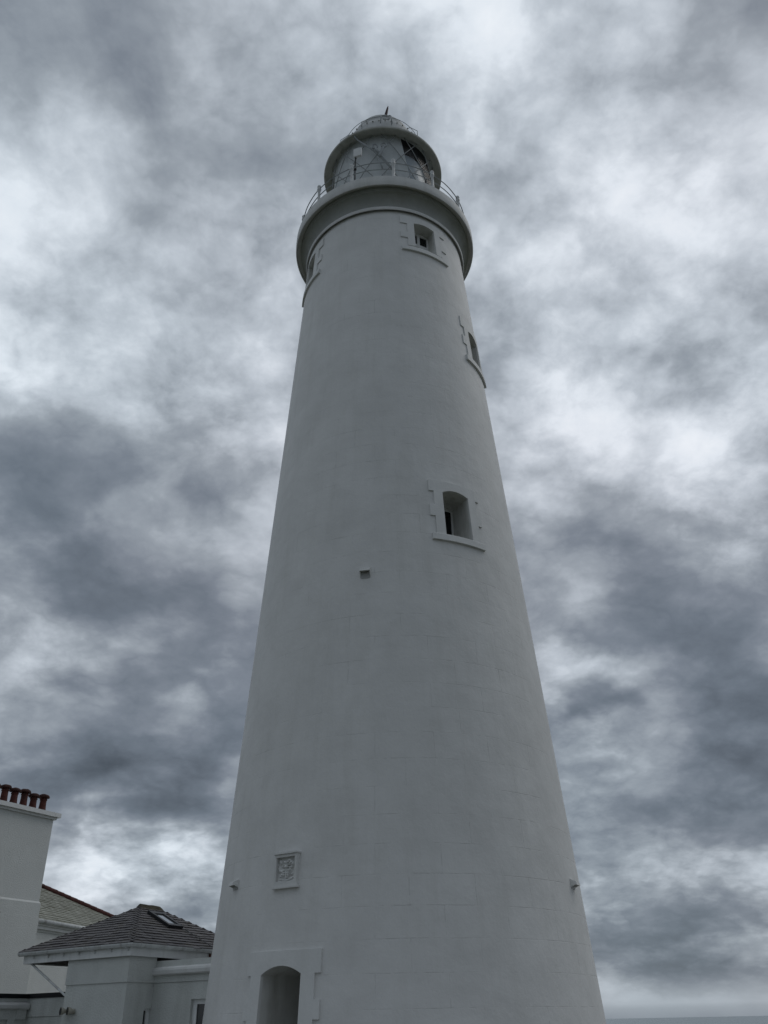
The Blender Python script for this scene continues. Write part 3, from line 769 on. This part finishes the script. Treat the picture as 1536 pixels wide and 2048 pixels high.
w = bpy.data.objects.new('window', None); C.objects.link(w); w.parent = LO; w.location = L(1.6, .9, 1.2) - LC
bm = bmesh.new(); L.box(bm, 1.44, 1.72, 1.02, 1.04, 1.60, 2.03); obj('pane', bm, M['dark_glass'], w)
bm = bmesh.new(); L.box(bm, 1.31, 1.44, .995, 1.16, 1.15, 2.13); L.box(bm, 1.72, 1.95, .995, 1.16, 1.15, 2.13); L.box(bm, 1.44, 1.72, .995, 1.16, 2.03, 2.13); L.box(bm, 1.44, 1.72, .995, 1.16, 1.15, 1.60); obj('frame', bm, M['fascia'], w)
w = bpy.data.objects.new('side_window', None); C.objects.link(w); w.parent = LO; w.location = L(0, .8, 1) - LC
bm = bmesh.new(); L.box(bm, -.12, -.10, .68, .80, .9, 1.93); obj('pane', bm, M['dark_glass'], w)
bm = bmesh.new(); L.box(bm, -.13, -.06, .80, .91, .9, 1.97); L.box(bm, -.13, -.06, .66, .80, 1.93, 1.97); L.box(bm, -.14, -.0, .66, .91, .0, .9); obj('frame', bm, M['fascia'], w)
# eaves
bm = bmesh.new()
L.box(bm, -4.02, .105, -.095, -.07, 3.03, 3.25); L.box(bm, .08, .105, -.07, 4.85, 3.03, 3.25); L.box(bm, -4.02, -3.995, -.07, 4.85, 3.03, 3.25)
obj('fascia', bm, M['fascia'], LO)
bm = bmesh.new(); L.box(bm, -3.99, .078, -.068, 4.85, 3.065, 3.10); obj('soffit', bm, M['eaves_shade'], LO)
bm = bmesh.new()
def gutter_run(F, pts, zt):
    prof = [(0, 0), (.02, -.055), (.06, -.075), (.10, -.06), (.12, -.01), (.12, .012), (.108, .012), (.10, -.005), (.06, -.055), (.03, -.04), (.015, .0)]
    return prof
gp = [(-4.16, -.10), (.11, -.10), (.11, 4.85)]
prof = [(0, .0), (.01, -.05), (.05, -.075), (.09, -.06), (.115, -.015), (.118, .015), (.104, .015), (.095, -.008), (.05, -.052), (.02, -.035), (.012, .0)]
rows = []
for (a, b), (oa, ob_) in zip(gp, ((0, -1), (1, -1), (1, 0))):
    rows.append([bm.verts.new(L(a + oa * x, b + ob_ * x, 3.275 + z)) for x, z in prof])
for i in range(2):
    for k in range(len(prof)):
        k2 = (k + 1) % len(prof); bm.faces.new((rows[i][k], rows[i + 1][k], rows[i + 1][k2], rows[i][k2]))
bm.faces.new(rows[0][::-1])
obj('gutter', bm, M['gutter'], LO)
for k in range(7):
    a = -3.6 + k * .6
    bm = bmesh.new(); L.box(bm, a, a + .03, -.215, -.096, 3.185, 3.198); L.box(bm, a, a + .03, -.118, -.096, 3.13, 3.185); obj('gutter_bracket', bm, M['gutter'], LO)
bm = bmesh.new(); L.box(bm, .115, .15, 2.75, 2.80, 3.08, 3.2); obj('gutter_outlet', bm, M['redtape'], LO)
# roof
bm = bmesh.new(); ly = bm.loops.layers.float_color.new('tone')
ZE, ZR = 3.275, 4.38; a0, a1, b0, b1 = -4.26, .17, -.16, 4.9
am = (a0 + a1) / 2; hw_ = (a1 - a0) / 2; rb0, rb1 = b0 + hw_ - .02, b1 - hw_ + .14
corn = [L(a0, b0, ZE), L(a1, b0, ZE), L(a1, b1, ZE), L(a0, b1, ZE)]
r0, r1 = L(am, rb0, ZR), L(am, rb1, ZR)
def roof_face(P, Q, Ta, Tb):
    """eave P->Q, top edge Ta->Tb"""
    uu = (Q - P).normalized(); ln = (Q - P).length
    up = (Ta - P) - uu * (Ta - P).dot(uu); sl = up.length; vv = up.normalized()
    ua, ub = (Ta - P).dot(uu), (Tb - P).dot(uu)
    rows = int(sl / .160)
    slate_plane(bm, ly, P, uu, vv, rows, sl / rows, .30, lambda t: (ua * t / sl, ln + (ub - ln) * t / sl), tone=(.0, 1), thick=.012, jit=.008)
    # boarding below the slates
    v = [bm.verts.new(q - Vector((0, 0, .004))) for q in ((P, Q, Tb, Ta) if (Ta - Tb).length > .01 else (P, Q, Ta))]
    f = bm.faces.new(v)
    for lp in f.loops: lp[ly] = (0, 0, 0, 1)
roof_face(corn[0], corn[1], r0, r0); roof_face(corn[1], corn[2], r0, r1); roof_face(corn[2], corn[3], r1, r1); roof_face(corn[3], corn[0], r1, r0)
obj('roof', bm, M['slate'], LO)
bm = bmesh.new()
d = .14
hexa(bm, [L(am - d, rb0 - .08, ZR - .05), L(am + d, rb0 - .08, ZR - .05), L(am + d, rb1 + .10, ZR - .05), L(am - d, rb1 + .10, ZR - .05), L(am - .03, rb0 + .03, ZR + .10), L(am + .03, rb0 + .03, ZR + .10), L(am + .03, rb1 - .02, ZR + .09), L(am - .03, rb1 - .02, ZR + .09)])
bmesh.ops.subdivide_edges(bm, edges=list(bm.edges), cuts=4, use_grid_fill=True)
for v in bm.verts: v.co += Vector((noise.noise(v.co * 6), noise.noise(v.co * 6 + Vector((9, 0, 0))), noise.noise(v.co * 6 + Vector((0, 9, 0))))) * .022
obj('ridge_cap', bm, M['moss'], LO)
# skylight on the right hand slope
uu = (corn[2] - corn[1]).normalized(); up = (r0 - corn[1]) - uu * (r0 - corn[1]).dot(uu); vv = up.normalized(); nn = uu.cross(vv)
if nn.z < 0: nn = -nn
def SP(u, t, n): return corn[1] + uu * u + vv * t + nn * n
def sbox(bm, u0, u1, t0, t1, n0, n1): hexa(bm, [SP(u0, t0, n0), SP(u1, t0, n0), SP(u1, t1, n0), SP(u0, t1, n0), SP(u0, t0, n1), SP(u1, t0, n1), SP(u1, t1, n1), SP(u0, t1, n1)])
SK = bpy.data.objects.new('skylight', None); C.objects.link(SK); SK.parent = LO; SK.location = SP(2.55, 1.6, 0) - LC
u0, u1, t0, t1 = 2.33, 2.90, 1.14, 2.02
bm = bmesh.new(); sbox(bm, u0, u0 + .09, t0, t1, .0, .11); sbox(bm, u1 - .09, u1, t0, t1, 0, .11); sbox(bm, u0 + .09, u1 - .09, t0, t0 + .12, 0, .108); sbox(bm, u0 + .09, u1 - .09, t1 - .14, t1, 0, .108); obj('frame', bm, M['blackmetal'], SK)
bm = bmesh.new(); sbox(bm, u0 + .09, u1 - .09, t0 + .12, t1 - .14, .03, .085); obj('pane', bm, M['skylight'], SK)
bm = bmesh.new(); tube(bm, [SP(u1 - .05, t0 + .02, .05), SP(u1 + .03, t0 - .2, .062), SP(u1 + .02, .5, .064), SP(u1 + .1, .02, .062)], .010, 5); obj('cable', bm, M['cable'], LO)
# brace under the canopy corner
bm = bmesh.new(); tube(bm, [L(-3.86, .02, 3.06), L(-2.2, .03, 2.27)], .028, 8); obj('canopy_brace', bm, M['gutter'], LO)
# double floodlight
bm = bmesh.new(); L.box(bm, -1.98, -1.74, -.03, -.002, 1.90, 2.0)
WL = obj('wall_lamp', bm, M['lamp'], LO)
for a in (-2.02, -1.76):
    bm = bmesh.new(); tube(bm, [L(a + .03, -.03, 1.95), L(a + .02, -.10, 1.955), L(a, -.13, 1.955), L(a - .03, -.20, 1.955)], [.03, .045, .07, .085], 12)
    for v in bm.verts: v.co -= LC
    bmesh.ops.recalc_face_normals(bm, faces=bm.faces)
    me = bpy.data.meshes.new('lamp_head'); bm.to_mesh(me); bm.free(); me.materials.append(M['lamp']); me.materials.append(M['lamp_glass'])
    me.polygons[len(me.polygons) - 1].material_index = 1
    ob = bpy.data.objects.new('lamp_head', me); C.objects.link(ob); ob.parent = WL

# ------------------------------------------------------------------ flat roofed annex low at the left edge
KC = Vector((-9.43, 25.3, 0)); K = Frame(KC, E1, E2)
AXB = thing('flat_roof_annex', 'low white flat roofed annex with black roof edge and rounded coping', 'building', KC)
bm = bmesh.new()
K.box(bm, 0, 3.2, 0, .35, 0, 1.87); K.box(bm, -.02, 3.2, -.022, .35, 1.873, 2.285)
K.box(bm, -.35, 0, -4.5, .35, 0, 2.285)
obj('wall', bm, M['render'], AXB)
bm = bmesh.new(); pp = [(0.003, 2.03), (.12, 2.035), (.15, 2.07), (.15, 2.13), (.12, 2.18), (.003, 2.20)]
A = [bm.verts.new(K(x, -4.5, z)) for x, z in pp]; B = [bm.verts.new(K(x, -.06, z)) for x, z in pp]; n = len(pp)
for i in range(n): bm.faces.new((A[i], A[(i + 1) % n], B[(i + 1) % n], B[i]))
bm.faces.new(A[::-1]); bm.faces.new(B); obj('coping', bm, M['cornice'], AXB)
bm = bmesh.new()
K.box(bm, .003, .07, -.40, -.08, 1.82, 2.03); K.box(bm, .003, .07, -1.3, -.62, 1.82, 2.03); K.box(bm, .003, .05, -.62, -.40, 0, 2.03)
obj('pilaster', bm, M['render'], AXB)
bm = bmesh.new(); K.box(bm, -.4, .035, -4.5, -.06, 2.288, 2.385); K.box(bm, -.4, 3.2, -.06, 3.0, 2.288, 2.39); obj('roof_edge', bm, M['black'], AXB)

# ------------------------------------------------------------------ keepers' house with the big chimney stack
SC = Vector((-12.436, 32.716, 0)); S = Frame(SC, E2, Vector((-E2.y, E2.x, 0)))   # a: along the stack face to the right, b: into the house
HO = thing('keepers_house', 'white keepers house with broad chimney stack and lichened slate roof', 'house', SC)
bm = bmesh.new()
S.box(bm, -9, -.02, 0.0, .95, 5.47, 8.22); S.box(bm, -9, .03, -.05, 1.0, 4.945, 5.40); S.box(bm, -9, .05, -.065, 1.0, 0, 4.942)
hexa(bm, [S(-9, -.05, 5.40), S(.03, -.05, 5.40), S(.03, 1.0, 5.40), S(-9, 1.0, 5.40), S(-9, 0, 5.468), S(-.02, 0, 5.468), S(-.02, .95, 5.468), S(-9, .95, 5.468)])
obj('chimney_stack', bm, M['house'], HO)
bm = bmesh.new()
S.box(bm, -9.1, .06, -.08, 1.03, 8.222, 8.30); S.box(bm, -9.2, .16, -.18, 1.13, 8.303, 8.45)
obj('chimney_cap', bm, M['trim'], HO)
for k, c in enumerate((-.28, -.73, -1.16, -1.60, -2.03, -2.50)):
    q = S(c - .10, .30, 0); h = (9.08, 9.03, 9.10, 9.06, 9.09, 9.07)[k]
    bm = bmesh.new(); lathe(bm, [(.0, 8.44), (.145, 8.44), (.14, 8.5), (.12, 8.72), (.115, h - .20), (.135, h - .185), (.135, h - .15), (.112, h - .14), (.112, h - .06), (0, h - .06)], q.x, q.y, 16)
    pot = obj('chimney_pot', bm, M['terracotta'], HO, smooth=True, angle=35)
    bm = bmesh.new(); lathe(bm, [(.10, h - .075), (.17, h - .085), (.205, h - .10), (.21, h - .06), (.185, h - .015), (.12, h + .02), (0, h + .03)], q.x, q.y, 12)
    for v in bm.verts: v.co.z += .025 * noise.noise((v.co.x * 7, v.co.y * 7, k))
    cw = obj('cowl', bm, M['soot'], HO, smooth=True, angle=35)
    cw.parent = pot; cw.location = (0, 0, 0)
bm = bmesh.new(); q = S(-1.9, 1.6, 0); tube(bm, [(q.x, q.y, 7.5), (q.x + .02, q.y, 9.75)], .012, 5); obj('aerial_rod', bm, M['railmetal'], HO)
# main house wall, cornice, gutter and roof behind the stack
E3 = Vector((math.cos(R_(78)), math.sin(R_(78)), 0)); N3 = Vector((-E3.y, E3.x, 0))
GO = Vector((-12.7207, 33.4492, 0)); H = Frame(GO, E3, N3)
CC = 10.4
bm = bmesh.new(); H.box(bm, -.2, CC, .18, 8.5, 0, 4.62); H.box(bm, -.2, CC, .14, 8.5, 4.62, 4.70); obj('wall', bm, M['house'], HO)
bm = bmesh.new(); H.box(bm, -.2, CC + .05, .06, .138, 4.70, 4.80); H.box(bm, -.2, CC + .08, .0, .138, 4.803, 4.90); obj('eaves_cornice', bm, M['trim'], HO)
bm = bmesh.new(); tube(bm, [H(-.2, -.06, 4.93), H(CC + .1, -.06, 4.93)], .075, 10); obj('gutter', bm, M['gutter'], HO, smooth=True)
bm = bmesh.new(); ly = bm.loops.layers.float_color.new('tone')
PT = math.atan(.475); run = 5.6
P0 = H(-6, -.02, 4.95); vv3 = (N3 * math.cos(PT) + Vector((0, 0, 1)) * math.sin(PT))
sl = run / math.cos(PT)
slate_plane(bm, ly, P0, E3, vv3, int(sl / .23), .23, .42, lambda t: (0, 6 + CC + .1 - t * math.cos(PT)), thick=.026, jit=.014)
v = [bm.verts.new(q) for q in (P0, H(CC + .1, -.02, 4.95), H(CC + .1 - run, -.02 + run, 4.95 + run * .475), H(-6, -.02 + run, 4.95 + run * .475))]
f = bm.faces.new(v)
for lp in f.loops: lp[ly] = (0, 0, 0, 1)
v2 = [bm.verts.new(q) for q in (H(CC + .1, -.02, 4.95), H(CC + .1, 2 * run, 4.95), H(CC + .1 - run, -.02 + run, 4.95 + run * .475))]
f = bm.faces.new(v2)
for lp in f.loops: lp[ly] = (.3, .3, .3, 1)
obj('roof', bm, M['oldslate'], HO)
bm = bmesh.new(); nT = 26
for i in range(nT):
    t0, t1 = i / nT, (i + .97) / nT
    def hp(t): return H(CC + .1 - run * t, -.02 + run * t, 4.95 + run * .475 * t + .07)
    tube(bm, [hp(t0), hp(t1)], [.13, .118], 10)
obj('ridge_tiles', bm, M['ridge_red'], HO, smooth=True, angle=40)
